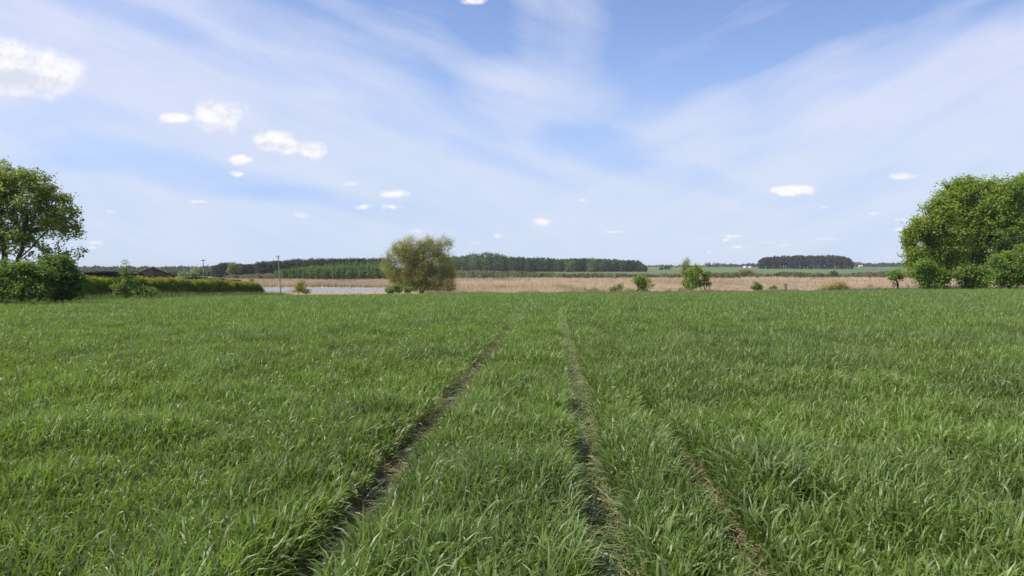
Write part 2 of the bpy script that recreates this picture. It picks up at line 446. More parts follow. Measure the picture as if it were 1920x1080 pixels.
def water():
    m, t, out = new_mat('pond_water')
    p = t.nodes.new('ShaderNodeBsdfPrincipled'); p.inputs['Base Color'].default_value = (.20, .22, .27, 1)
    p.inputs['Roughness'].default_value = .34; p.inputs['IOR'].default_value = 1.33
    b = t.nodes.new('ShaderNodeBump'); b.inputs['Strength'].default_value = .05; b.inputs['Distance'].default_value = .01
    t.links.new(m_noise(t, 1.2, 3), b.inputs['Height']); t.links.new(b.outputs[0], p.inputs['Normal'])
    t.links.new(p.outputs[0], out.inputs['Surface'])
    a = Acc(); a.add([[-150, 255, -7.15], [-20, 255, -7.15], [-20, 335, -7.15], [-150, 335, -7.15]], [[0, 1, 2, 3]], (.03, .04, .045))
    tag(a.build('water', m), kind='structure')
water()

# ================================================================ crop of young cereal
def wedge(n, y0, y1, p, margin):
    """points with density falling as Y**-p over a wedge a little wider than the view"""
    Y = np.linspace(y0, y1, 2000); wd = (2 * (.70 * Y + margin)) * Y ** (-p)
    cdf = np.cumsum(wd); cdf /= cdf[-1]
    y = np.interp(rng.random(n), cdf, Y)
    x = (rng.random(n) * 2 - 1) * (.70 * y + margin)
    return x, y

def crop():
    a = Acc()
    def lay(n, y0, y1, p, margin, seg, wscale, lscale, cluster=4):
        x, y = wedge(n // cluster, y0, y1, p, margin)
        x = np.repeat(x, cluster); y = np.repeat(y, cluster); n = len(x)
        pid = np.repeat(rng.random(n // cluster), cluster)
        x = x + rng.normal(0, .018, n); y = y + rng.normal(0, .018, n)
        keep = (x > left_edge(y) + 1.6) & (y < far_edge(x))
        # height and colour patches
        big = fbm(x / 2.6, y / 2.6, 3, 11); med = fbm(x / .55, y / .8, 2, 12); tuft = fbm(x / .9, y / 1.4, 2, 31)
        hgt = .95 + .45 * (big - .5) + .85 * (med - .5)
        tall = sst(tuft, .70, .80); hgt = hgt + .22 * tall
        ks = np.zeros(n); lean = np.zeros(n); edge = np.zeros(n)
        for k in range(3):
            dxt = x - track_x(k, y); hw = TRACKS[k][1] * (1 + .8 * (fbm(y / .45, y * 0 + k + (dxt > 0) * 31, 2, 40 + k) - .5))
            if k == 2:
                hw = hw * (1 - .9 * sst(y, 8.0, 10)) * (.75 + .5 * vnoise(y / .7, y * 0, 77))
            else: hw = hw * (1 - .45 * sst(y, 14, 40)) * (1 - (sst(y, 26, 36) if k else sst(y, 42, 58)))
            inside = 1 - sst(np.abs(dxt), hw * .8, hw * 1.15)
            ks = np.maximum(ks, inside)
            e = np.exp(-((np.abs(dxt) - hw) / .10) ** 2) * (np.abs(dxt) > hw * .7) * np.clip(hw / .08, 0, 1)
            e = e * (1 if k < 2 else .45); edge = np.maximum(edge, e); lean = lean + np.sign(-dxt) * e
        bare = sst(fbm(x / .5, y / .7, 3, 90), .71, .76) * .8
        keep &= rng.random(n) > np.maximum(ks * .97, bare)
        keep &= (np.abs(x) < .68 * y + .8) | (rng.random(n) < .5)
        x, y, pid, big, med, hgt, lean, edge, tall, ks = (q[keep] for q in (x, y, pid, big, med, hgt, lean, edge, tall, ks)); n = len(x)
        z = H(x, y)
        lv = rng.random(n)
        L = lscale * (.10 + .14 * rng.random(n)) * hgt * (1 - .12 * edge)
        W = wscale * (.0078 + .0078 * rng.random(n))
        z0 = lscale * lv * .20 * hgt * (1 - .25 * edge)
        az = rng.random(n) * 2 * math.pi
        # a light wind from the left bends most tips to the right
        wind = rng.random(n) < .18
        az = np.where(wind, rng.normal(-.25, .6, n), az)
        az = np.where((edge > .4) & (rng.random(n) < .3), np.where(lean > 0, 0, math.pi) + rng.normal(0, .6, n), az)
        th0 = np.abs(rng.normal(.12, .14, n)) + .25 * edge
        th1 = th0 + np.abs(rng.normal(1.35, .6, n))
        th1 = np.where(rng.random(n) < .22, th0 + .45, th1)
        flat = ks > .3; z0 = np.where(flat, .01, z0)
        th0 = np.where(flat, 1.25, th0); th1 = np.where(flat, 1.6, th1)
        r1, r2 = rng.random(n), rng.random(n)
        base = np.array([.133, .212, .046]); blue = np.array([.113, .180, .064]); yel = np.array([.205, .270, .075]); dry = np.array([.27, .26, .14])
        kb = np.clip(.25 + 2.0 * (big - .5) + .6 * (pid - .5) + .5 * tall, 0, 1)[:, None]
        c0 = base * (1 - kb) + blue * kb
        c0 = c0 * (.60 + .6 * pid[:, None]) * (1.05 + .5 * (med - .5))[:, None]; ky = (.55 * r1 ** 2)[:, None]; c0 = c0 * (1 - ky) + yel * ky
        isdry = (r2 < .012) | (flat & (r2 < .5)) | ((edge > .5) & (r2 < .12)); c0 = np.where(isdry[:, None], dry * (.5 + .7 * r1[:, None]), c0)
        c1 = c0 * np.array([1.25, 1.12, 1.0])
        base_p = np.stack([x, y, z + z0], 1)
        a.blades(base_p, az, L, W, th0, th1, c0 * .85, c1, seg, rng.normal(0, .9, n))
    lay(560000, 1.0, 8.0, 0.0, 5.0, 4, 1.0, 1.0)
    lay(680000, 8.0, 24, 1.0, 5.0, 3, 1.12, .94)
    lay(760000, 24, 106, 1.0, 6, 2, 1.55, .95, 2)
    o = a.build('cereal_crop', M_crop, smooth_=True)
    tag(o, 'knee high green young cereal crop filling the field, cut by bare wheel tracks', 'crop', kind='stuff')
crop()

# trampled leaves and clods in the wheel tracks
def track_litter():
    a = Acc(); b = Acc()
    for k, n in ((0, 1800), (1, 9000), (2, 1800)):
        y = 1.8 + 24 * rng.random(n) ** 1.5
        if k == 2: y = 1.8 + 8 * rng.random(n)
        x = track_x(k, y) + rng.normal(0, TRACKS[k][1] * .75, n)
        z = H(x, y) + .006 - .04 * np.exp(-((x - track_x(k, y)) / .16) ** 2)
        az = rng.normal(math.pi / 2, .9, n) + (rng.random(n) < .5) * math.pi
        r = rng.random(n)[:, None]
        c0 = np.array([.17, .22, .085]) * (1 - r) + np.array([.30, .27, .15]) * r
        c0 = np.where(rng.random(n)[:, None] < .35, np.array([.08, .14, .035]), c0)
        a.blades(np.stack([x, y, z + .01], 1), az, .10 + .18 * rng.random(n), .006 + .008 * rng.random(n), np.full(n, .8) + .6 * rng.random(n), np.full(n, 1.75), c0, c0 * 1.1, 3, rng.normal(0, .6, n))
    tag(a.build('trampled_leaf', M_crop, smooth_=True), 'pale trampled cereal leaves lying in the wheel tracks', 'leaves', kind='stuff')
track_litter()

# soil clods
def clods():
    a = Acc()
    for k, n in ((0, 1800), (1, 2200), (2, 900)):
        y = 1.8 + 20 * rng.random(n) ** 1.5
        if k == 2: y = 1.8 + 8 * rng.random(n)
        x = track_x(k, y) + rng.normal(0, TRACKS[k][1] * .8, n)
        z = H(x, y) - .045 * np.exp(-((x - track_x(k, y)) / .16) ** 2) + .002
        r = .006 + .02 * rng.random(n) ** 3
        o8 = np.array([[1, 0, 0], [0, 1, 0], [-1, 0, 0], [0, -1, 0], [0, 0, .8], [0, 0, -.6]], float)
        v = np.stack([x, y, z], 1)[:, None, :] + o8[None] * r[:, None, None] * (.7 + .6 * rng.random((n, 6, 1)))
        f = np.array([[0, 1, 4], [1, 2, 4], [2, 3, 4], [3, 0, 4], [1, 0, 5], [2, 1, 5], [3, 2, 5], [0, 3, 5]])
        f = (f[None] + (np.arange(n) * 6)[:, None, None]).reshape(-1, 3)
        c = np.repeat(np.array([.22, .145, .105]) * (.6 + .8 * rng.random((n, 1))), 6, 0)
        a.add(v.reshape(-1, 3), f, c)
    tag(a.build('soil_clod', M_ground), 'brown crumbs of soil in the wheel tracks', 'soil', kind='stuff')
clods()

# ================================================================ trees and bushes
def crown_points(lobes, n, shell=.45):
    """n clump centres: every lobe (cx,cy,cz,rx,ry,rz) carries smaller boughs round its surface"""
    L = []; W = []
    for l in lobes:
        l = np.array(l[:6], float); v = (l[3] * l[4] * l[5]) ** .75
        L.append(l * np.array([1, 1, 1, .85, .85, .85])); W.append(v * .9)
        for _ in range(8):
            d = rng.normal(size=3); d[2] = d[2] * .9 + .15; d /= np.linalg.norm(d)
            s_ = .34 + .22 * rng.random()
            L.append(np.concatenate([l[:3] + d * l[3:6] * (.55 + .25 * rng.random()), l[3:6] * s_])); W.append(v * .30 * s_ / .45)
    L = np.array(L); W = np.array(W)
    k = rng.choice(len(L), n, p=W / W.sum())
    d = rng.normal(size=(n, 3)); d /= np.linalg.norm(d, axis=1, keepdims=True)
    r = shell + (1 - shell) * rng.random(n) ** (1 / 3); r = np.where(rng.random(n) < .25, rng.random(n) ** .5, r)
    r = r * (1 + .12 * rng.normal(size=n))
    shoot = rng.random(n) < .05; r = np.where(shoot & (d[:, 2] > 0), r * 1.25, r)
    return L[k, :3] + d * r[:, None] * L[k, 3:6], d

def skeleton(acc, base, stems, pts, r0, col=(.075, .06, .045), twig=.015, stretch=.35, sag=.12, nsides=6):
    """branches joining every clump to the nearest part of the growing tree"""
    nodes = [np.array(base, float)]; par = [-1]
    for st in stems:                           # a stem is a list of points above the base
        p = 0
        for q in st:
            q = np.array(q, float)
            # subdivide
            A = nodes[p]; m = max(1, int(np.linalg.norm(q - A) / max(.4, np.linalg.norm(q - A) / 5)))
            for j in range(1, m + 1):
                nodes.append(A + (q - A) * j / m + rng.normal(0, .02 * np.linalg.norm(q - A), 3) * (j < m)); par.append(p if j == 1 else len(nodes) - 2)
            p = len(nodes) - 1
    hub = np.array(stems[0][-1], float) if stems else nodes[0]
    order = np.argsort(np.linalg.norm(pts - hub, axis=1))
    N0 = np.array(nodes); cap = len(N0) + len(pts) * 3
    arr = np.zeros((cap, 3)); arr[:len(N0)] = N0; cnt = len(N0); depth = np.zeros(cap)
    for i in order:
        q = pts[i]; d = arr[:cnt] - q
        dist = np.sqrt((d ** 2).sum(1)); cost = dist + .25 * np.maximum(d[:, 2], 0) + stretch * .15 * depth[:cnt]
        cost[0] += 1e3 if stems else 0
        j = int(np.argmin(cost)); A = arr[j]; L = dist[j]
        mid = (A + q) / 2 + rng.normal(0, .10 * L, 3); mid[2] -= sag * L * .5
        arr[cnt] = mid; par.append(j); depth[cnt] = depth[j] + L / 2; cnt += 1
        arr[cnt] = q; par.append(cnt - 1); depth[cnt] = depth[j] + L; cnt += 1
    par = np.array(par); w = np.zeros(cnt); w[-1] = 1
    leafn = np.ones(cnt)
    for i in range(cnt - 1, 0, -1): leafn[par[i]] += leafn[i]
    rad = np.maximum(twig, r0 * (leafn / leafn[0]) ** .52)
    i = np.arange(1, cnt)
    acc.tubes(arr[par[i]], arr[i], rad[par[i]] * .92 + rad[i] * .08, rad[i], col, nsides)

def tree(name, label, cat, px, Y, lobes_px, clumps, leaves_n, csize, leaf, colA, colB, stems_px=None, r0=.18, th=None, group=None,
         up=.5, mat=None, dy=0.0, lw=.55, bark=None, shell=.45, crown_name='crown', trunk_name='trunk', zbase=None, twig=None, squash=.75, gap=0.0, label_crown=None):
    """a tree or bush whose crown lobes are given as photo extents at distance Y: (px, py, rx, ry[, depth offset m])"""
    global rng
    rng = np.random.default_rng(int(px * 7 + Y * 3))
    X0 = XP(px, Y); zb = float(H(X0, Y)) if zbase is None else zbase
    base = np.array([X0, Y, zb - .1]); k = Y / F
    lobes = []
    for l in lobes_px:
        rx, rz = l[2] * k, l[3] * k; off = l[4] if len(l) > 4 else 0.0
        lobes.append((XP(l[0], Y), Y + off, ZP(l[1], Y), rx, (rx + rz) / 2 * .95, rz))
    pts, d = crown_points(lobes, clumps, shell)
    pts[:, 2] = np.maximum(pts[:, 2], zb + .15)
    gap = gap or (.25 if clumps < 500 and cat in ('bush', 'tree', 'shrub') and leaves_n > 9 else 0)
    if gap:
        q = fbm(pts[:, 0] / (csize * 5) + px, pts[:, 2] / (csize * 5), 2, 3) + .3 * fbm(pts[:, 1] / (csize * 5), pts[:, 2] / (csize * 4), 2, 8)
        kk = q > np.quantile(q, gap); pts, d = pts[kk], d[kk]
    if stems_px is None:
        top = max(l[2] for l in lobes); zc = sum(l[2] for l in lobes) / len(lobes); stems = [[(X0, Y, zb + (zc - zb) * .55)]]
    else: stems = [[(XP(x, Y) , Y + rng.normal(0, .3), ZP(y, Y)) for (x, y) in st] for st in stems_px]
    root = empty(name, tuple(base), label, cat, group)
    ab = Acc(); skeleton(ab, base, stems, pts, r0, twig=twig or csize * .03)
    ab.build(trunk_name, bark or M_bark, root, True, base)
    if leaves_n:
        ac = Acc(); n = len(pts)
        cl = np.repeat(np.arange(n), leaves_n); m = len(cl)
        cs = csize * (.7 + .6 * rng.random(n))
        cen = pts[cl] + rng.normal(size=(m, 3)) * cs[cl][:, None] * np.array([.5, .5, .5 * squash])
        colA, colB = np.array(colA), np.array(colB)
        t = np.clip(rng.random(n) * .7 + .3 * fbm(pts[:, 0] / 1.5, pts[:, 2] / 1.5, 2, 4), 0, 1)[cl][:, None]
        t = np.clip(t + rng.normal(0, .18, (m, 1)), 0, 1)
        col = (colA * (1 - t) + colB * t) * (.8 + .4 * rng.random((m, 1))) * np.array([2.05, 1.78, 1.95])
        ls = leaf * (.7 + .6 * rng.random(m))
        ac.leaves(cen, ls, ls * lw, col, up, out=d[cl] * .5)
        ac.build(crown_name, mat or M_leaf, root, False, base)
    return root

G_dark = (.028, .055, .014); G_mid = (.060, .105, .022); G_lite = (.105, .165, .030); G_yel = (.16, .17, .04); OLIVE = (.13, .125, .045)

# --- left: broad maple behind the bushes
tree('maple_tree', 'tall spreading maple behind the leafy bushes at the left edge', 'tree', 22, 64,
     [(-20, 400, 75, 90, 0), (20, 345, 60, 40, 0), (70, 352, 42, 34, 0), (88, 378, 40, 34, 1), (60, 375, 52, 50, -1), (100, 395, 40, 30, 1), (118, 430, 30, 45, 0), (70, 440, 70, 45, 2), (20, 460, 70, 40, -2), (110, 470, 28, 18, 0), (-60, 400, 60, 90, 0)],
     2000, 16, .40, .25, (.060, .090, .016), (.125, .165, .032), stems_px=[[(18, 520), (14, 470), (5, 400)], [(20, 520), (40, 470), (60, 400)], [(20, 515), (45, 480), (95, 430)], [(14, 515), (-20, 450)]], r0=.30, gap=.22)
# --- right grove
right = [
 (1768, 88, [(1742, 435, 40, 45), (1730, 485, 36, 34), (1762, 395, 30, 24), (1780, 470, 44, 45), (1718, 450, 22, 40), (1745, 515, 34, 22)], 'small leafed maple at the open left edge of the right hand grove', 1300, (.062, .105, .018), (.150, .200, .034)),
 (1815, 92, [(1800, 395, 50, 45), (1825, 368, 50, 36), (1795, 360, 30, 26), (1800, 450, 50, 50), (1840, 430, 45, 45), (1805, 495, 45, 30), (1785, 425, 40, 30), (1812, 410, 36, 30), (1790, 375, 34, 26)], 'tall bright green maple in the middle of the right hand grove', 1700, (.062, .108, .018), (.145, .205, .034)),
 (1880, 90, [(1870, 370, 55, 38), (1915, 376, 50, 45), (1880, 430, 60, 50), (1940, 430, 60, 60), (1895, 475, 60, 36), (1860, 500, 34, 20), (1850, 385, 40, 30), (1925, 350, 40, 25)], 'tallest round topped maple at the right edge of the photo', 1500, (.058, .105, .018), (.14, .20, .032)),
]
for (px, Y, lobes, lab, n, ca, cb) in right:
    b = 545
    tree('maple_tree', lab, 'tree', px, Y, lobes, int(n * 1.25), 22, .62, .28, ca, cb,
         stems_px=[[(px - 2, 500), (px - 12, 440)], [(px + 2, 500), (px + 16, 430)], [(px, 505), (px + 30, 460)]], r0=.26, group='maples of the right hand grove', gap=.09)
for (px, Y, lobes, lab, n) in [
   (1742, 84, [(1738, 512, 28, 26), (1724, 500, 18, 20), (1762, 520, 22, 20), (1745, 530, 30, 12)], 'low dark bush under the left edge of the right hand grove', 420),
   (1815, 84, [(1806, 520, 28, 18), (1838, 518, 26, 18), (1785, 526, 22, 14), (1815, 505, 16, 12), (1825, 531, 34, 11)], 'rounded elder bush between the trunks of the right hand grove', 420),
   (1893, 78, [(1890, 500, 32, 30), (1920, 490, 40, 35), (1880, 522, 34, 16), (1915, 522, 40, 18)], 'large drooping bush at the right edge in front of the maples', 900)]:
    tree('bush', lab, 'bush', px, Y, lobes, n, 13, .5, .26, (.045, .085, .018), (.10, .16, .030), r0=.10, group='bushes under the right hand grove')

# --- left bushes in front of the maple
for (px, Y, lobes, lab, n, ca, cb) in [
   (40, 47, [(25, 520, 45, 32), (60, 515, 40, 26), (0, 535, 40, 28), (55, 545, 50, 18)], 'pale green leafy bush at the left edge of the field', 900, (.040, .075, .017), (.085, .135, .028)),
   (115, 49, [(110, 505, 32, 26), (130, 525, 26, 30), (95, 530, 40, 28), (90, 490, 16, 12), (115, 548, 40, 16)], 'dark green bush standing higher at the start of the hedge', 900, (.028, .058, .014), (.062, .105, .024))]:
    tree('bush', lab, 'bush', px, Y, lobes, n, 14, .34, .19, ca, cb, r0=.08)

tree('elder_shrub', 'green shrub with one tall upright shoot in front of the hedge', 'shrub', 236, 58,
     [(236, 497, 3, 9), (233, 510, 6, 9), (238, 534, 15, 13), (224, 541, 16, 11), (252, 528, 9, 8), (236, 548, 20, 9), (262, 545, 20, 8), (285, 547, 16, 7)], 420, 12, .26, .16, (.048, .082, .022), (.10, .150, .042), stems_px=[[(238, 530), (235, 495)]], r0=.05)

# --- the clipped hedge with fresh yellow and reddish tips
def hedge():
    n = 9000
    y = 50 + 45 * rng.random(n); s = rng.random(n)
    x0 = left_edge(y) - .7
    h = np.interp(y, [50, 70, 95], [1.70, 1.78, 1.55]) * (1 + .35 * (fbm(y / 1.4, y * 0, 3, 9) - .5)) * (1 - .35 * sst(y, 93, 95))
    face = rng.random(n)
    dx = np.where(face < .45, .62, np.where(face < .8, (rng.random(n) * 1.3 - .65), -.6)) + rng.normal(0, .09, n)
    zz = np.where((face >= .45) & (face < .8), h, h * rng.random(n) ** .8) + rng.normal(0, .05, n)
    P = np.stack([x0 + dx, y, H(x0, y) + np.maximum(zz, .05)], 1)
    root = empty('hedge', (float(left_edge(72.)) - .7, 72, float(H(left_edge(72.), 72.))), 'long clipped hedge with yellow and reddish young tips along the left side of the field', 'hedge')
    o = np.array(root.location)
    ab = Acc()
    ys = np.arange(50.2, 94.8, .5); A = np.stack([left_edge(ys) - .7 + rng.normal(0, .1, len(ys)), ys, H(left_edge(ys), ys)], 1); B = A + np.stack([rng.normal(0, .2, len(ys)), rng.normal(0, .2, len(ys)), np.full(len(ys), 1.3)], 1)
    ab.tubes(A, B, np.full(len(ys), .035), np.full(len(ys), .012), (.08, .06, .045))
    # dense inner twigs
    m = 2500; yy = 50 + 45 * rng.random(m); A = np.stack([left_edge(yy) - .7 + rng.normal(0, .18, m), yy, H(left_edge(yy), yy) + 1.2 * rng.random(m)], 1)
    ab.tubes(A, A + np.stack([rng.normal(0, .35, m), rng.normal(0, .3, m), .2 + .4 * rng.random(m)], 1), np.full(m, .012), np.full(m, .006), (.09, .06, .045), 4)
    ab.build('stem', M_bark, root, True, o)
    k = 10; cl = np.repeat(np.arange(n), k); m = len(cl)
    cen = P[cl] + rng.normal(size=(m, 3)) * .10
    green = np.array([.095, .15, .028]); yel = np.array([.34, .33, .04]); red = np.array([.30, .12, .045]); dk = np.array([.09, .075, .03])
    toph = sst(zz / h, .80, 1.0)[cl][:, None]; patch = fbm(y / 1.6, y * 0 + 3, 3, 19)[cl][:, None]; r = rng.random((m, 1))
    c = green * (1 - .5 * patch) + dk * .5 * patch
    tip = np.where(r < .25 + .35 * (patch - .5), red, yel)
    toph = toph * (.25 + .9 * (fbm(y / .9, y * 0 + 8, 2, 29)[cl][:, None] > .42)); c = c * (1 - .42 * toph) + tip * .42 * toph
    c = c * (.9 + .6 * rng.random((m, 1)))
    a = Acc(); ls = .10 + .07 * rng.random(m); a.leaves(cen, ls, ls * .6, c, .3)
    a.build('foliage', M_leaf, root, False, o)
hedge()

# rough verge of taller grass and weeds
def verge():
    a = Acc()
    def strip(n, fx, y0, y1, h0, h1, c0, c1, w, yp=1.0):
        y = y0 + (y1 - y0) * rng.random(n) ** yp; x = fx(y) ; hh = h0 + (h1 - h0) * rng.random(n) ** 2 * (.5 + fbm(x / 1.5, y / 1.5, 3, 6))
        r = rng.random((n, 1)); c = np.array(c0) * (1 - r) + np.array(c1) * r
        a.blades(np.stack([x, y, H(x, y)], 1), rng.random(n) * 6.28, hh, np.full(n, w), np.abs(rng.normal(.1, .15, n)), np.abs(rng.normal(.8, .4, n)), c, c * 1.15, 3, rng.normal(0, .6, n))
    strip(26000, lambda y: left_edge(y) + 1.0 + rng.normal(0, .55, len(y)), 40, 100, .35, .9, (.06, .10, .03), (.16, .19, .07), .02)
    # around the foot of the right grove and over the brow
    n = 16000; x = 40 + 34 * rng.random(n); y = far_edge(x) + np.abs(rng.normal(0, 2.2, n)) - .3
    r = rng.random((n, 1)); c = np.array([.055, .10, .03]) * (1 - r) + np.array([.15, .18, .06]) * r
    a.blades(np.stack([x, y, H(x, y)], 1), rng.random(n) * 6.28, .35 + .6 * rng.random(n) * fbm(x / 2, y / 2, 2, 5), np.full(n, .025), np.abs(rng.normal(.1, .15, n)), np.abs(rng.normal(.8, .4, n)), c, c * 1.1, 3)
    n = 40000; x = -32 + 72 * rng.random(n); y = far_edge(x) + np.abs(rng.normal(0, 5, n))
    dens = fbm(x / 3, y / 5, 3, 55); r = np.clip(rng.random((n, 1)) * .6 + sst(dens, .4, .6)[:, None] * .6, 0, 1)
    c = np.array([.30, .24, .14]) * r + np.array([.10, .13, .05]) * (1 - r)
    a.blades(np.stack([x, y, H(x, y)], 1), rng.random(n) * 6.28, (.3 + 1.5 * rng.random(n) * dens ** 1.5) * np.where(x < -12, .45, 1), np.full(n, .03), np.abs(rng.normal(.05, .1, n)), np.abs(rng.normal(.4, .3, n)), c, c * 1.1, 3)
    tag(a.build('verge_grass', M_crop, smooth_=True), 'uneven band of wild grass and weeds round the edge of the crop', 'grass', kind='stuff')
verge()

# --- the big willow behind the brow
tree('willow_tree', 'large many stemmed olive green willow beyond the brow of the field', 'tree', 791, 118,
     [(768, 458, 18, 18), (752, 464, 20, 16), (800, 460, 14, 18), (832, 456, 17, 16), (815, 466, 18, 18), (740, 482, 18, 20), (731, 508, 13, 15), (760, 494, 30, 26), (790, 500, 34, 28), (822, 494, 28, 26), (838, 503, 15, 24),
      (775, 526, 34, 18), (815, 528, 32, 18), (845, 518, 10, 16), (765, 478, 20, 22), (808, 482, 24, 22), (746, 522, 20, 20), (836, 526, 18, 16), (790, 536, 40, 12), (778, 515, 40, 24), (786, 470, 14, 20)],
     2800, 42, .50, .17, (.100, .112, .034), (.205, .218, .080),
     stems_px=[[(785, 535), (770, 505), (757, 470)], [(788, 535), (772, 490), (769, 450)], [(791, 530), (793, 490), (797, 455)], [(795, 535), (812, 490), (825, 455)], [(796, 540), (820, 505), (838, 470)], [(786, 540), (760, 515), (738, 500)], [(796, 540), (820, 525), (845, 512)]],
     r0=.30, lw=.32, squash=1.25, up=.5, gap=0)
tree('bush', 'bright green low bush at the left foot of the willow', 'bush', 746, 112, [(752, 541, 16, 8), (735, 545, 14, 5), (765, 543, 10, 6)], 200, 12, .45, .25, (.055, .10, .024), (.11, .165, .038), r0=.06)
tree('bush', 'half bare brownish bush at the right foot of the willow', 'bush', 843, 114, [(846, 532, 14, 10), (838, 542, 16, 8)], 260, 6, .5, .16, (.085, .078, .04), (.14, .13, .065), r0=.05, twig=.015)
tree('bush', 'round olive bush right of the wooden utility pole', 'bush', 560, 150, [(560, 538, 14, 9), (552, 543, 10, 7), (572, 545, 10, 6), (565, 532, 5, 5)], 240, 12, .5, .24, (.09, .10, .02), (.19, .19, .05), r0=.06)
tree('sapling', 'spindly half bare sapling left of the low round bush', 'sapling', 1100, 120, [(1097, 541, 3, 6), (1102, 546, 3, 5)], 50, 3, .35, .16, (.10, .09, .04), (.16, .14, .07), r0=.03)
tree('bush', 'smallest round green bush just over the brow of the field', 'bush', 1116, 122, [(1116, 545, 8, 5), (1113, 549, 8, 4)], 90, 13, .4, .22, (.06, .12, .02), (.12, .2, .04), r0=.04)
tree('bush', 'two humped dark green bush left of the bright green bush', 'bush', 1158, 124, [(1149, 542, 7, 6), (1162, 541, 6, 8), (1155, 548, 12, 5), (1172, 548, 6, 4)], 170, 13, .42, .22, (.05, .085, .02), (.11, .15, .04), r0=.05)
tree('hawthorn_bush', 'tall bright green bush leaning left beside its thin neighbour', 'bush', 1196, 122, [(1197, 525, 9, 8), (1198, 537, 12, 10), (1186, 543, 8, 7), (1204, 530, 8, 10)], 330, 15, .45, .24, (.062, .110, .024), (.135, .190, .042), r0=.08)
tree('thorn_shrub', 'sparse olive shrub with thin twigs right of the bright green bush', 'shrub', 1214, 123, [(1213, 527, 9, 7), (1222, 536, 6, 5), (1210, 542, 8, 8)], 150, 5, .45, .18, (.10, .12, .03), (.19, .2, .06), r0=.07, twig=.02)
tree('willow_tree', 'pale grey green willow rising behind the pair of bright green trees', 'tree', 1292, 190, [(1290, 496, 12, 11), (1301, 500, 8, 8), (1282, 505, 8, 10), (1290, 515, 12, 12)], 420, 14, .7, .32, (.08, .105, .055), (.15, .18, .10), r0=.22, lw=.35)
tree('young_tree', 'yellow green leafy tree on the left of the pair right of centre', 'tree', 1293, 128, [(1290, 512, 7, 7), (1286, 527, 6, 8), (1300, 519, 7, 11), (1291, 540, 8, 5), (1302, 535, 5, 6)], 330, 13, .45, .24, (.075, .13, .02), (.17, .24, .035), r0=.10)
tree('young_tree', 'greener tree with a thin dark trunk on the right of the pair', 'tree', 1322, 128, [(1311, 507, 6, 7), (1320, 519, 8, 7), (1311, 529, 7, 8), (1328, 511, 3, 4), (1327, 533, 4, 4), (1305, 500, 2.5, 4)], 330, 12, .45, .24, (.060, .115, .018), (.13, .2, .03), stems_px=[[(1321, 530), (1316, 508)], [(1312, 540), (1310, 520)]], r0=.11)
tree('thorn_shrub', 'bare twiggy thorn touching the pair of trees on their right', 'shrub', 1329, 127, [(1326, 538, 6, 9), (1332, 545, 5, 5), (1326, 522, 4, 7)], 90, 1, .4, .14, (.12, .1, .05), (.16, .14, .08), r0=.05, twig=.025)
tree('bush', 'dark green bush standing in the reeds right of the pair of trees', 'bush', 1418, 200, [(1418, 536, 8, 6), (1412, 538, 5, 4), (1424, 539, 5, 4)], 150, 13, .6, .34, (.045, .095, .02), (.09, .155, .035), r0=.08)
tree('bush', 'smaller green bush in the reeds left of a bare one', 'bush', 1449, 200, [(1451, 540, 5, 4), (1443, 541, 4, 2)], 90, 13, .5, .3, (.05, .10, .02), (.1, .16, .04), r0=.06)
tree('bare_shrub', 'bare brown shrub standing alone in the reeds', 'shrub', 1473, 198, [(1472, 535, 5, 6), (1474, 541, 4, 4)], 110, 1, .5, .2, (.16, .12, .08), (.2, .15, .1), r0=.07, twig=.03)
tree('sallow_bush', 'wide dome shaped beige sallow bush at the edge of the field', 'bush', 1563, 118, [(1563, 535, 24, 9), (1548, 540, 18, 6), (1578, 539, 16, 7), (1562, 541, 28, 5)], 520, 14, .42, .18, (.17, .15, .07), (.27, .245, .13), r0=.10, lw=.35, up=.2)
tree('apple_tree', 'small flat topped green tree on a forked trunk left of the grove', 'tree', 1684, 100, [(1680, 514, 15, 7), (1672, 520, 9, 5), (1690, 518, 8, 7), (1683, 510, 8, 4)], 300, 13, .36, .2, (.065, .12, .025), (.13, .2, .045), stems_px=[[(1684, 530), (1678, 520)], [(1681, 532), (1688, 520)]], r0=.13)
tree('bare_shrub', 'low tangled bare shrub at the foot of the small flat topped tree', 'shrub', 1677, 101, [(1677, 533, 6, 5)], 70, 1, .35, .14, (.12, .1, .05), (.16, .14, .08), r0=.04, twig=.02)
for px, lab in ((1630, 'leftmost tiny weed stalk before the reeds near the small tree'), (1635, 'second of the tiny weed stalks before the reeds'), (1702, 'tiny brown weed stalk right of the small flat topped tree')):
    tree('weed_stalk', lab, 'weed', px, 104, [(px, 536, 1.5, 3)], 16, 4, .25, .12, (.14, .10, .06), (.16, .14, .07), r0=.02)
tree('bush', 'low brown dry bush just right of the pair of trees', 'bush', 1345, 116, [(1345, 547, 9, 3)], 110, 8, .35, .16, (.14, .10, .06), (.2, .16, .09), r0=.04)
tree('bush', 'low olive bush just left of the pair of trees', 'bush', 1262, 124, [(1258, 547, 12, 4), (1278, 545, 12, 5)], 200, 12, .4, .18, (.13, .13, .06), (.2, .19, .09), r0=.05)

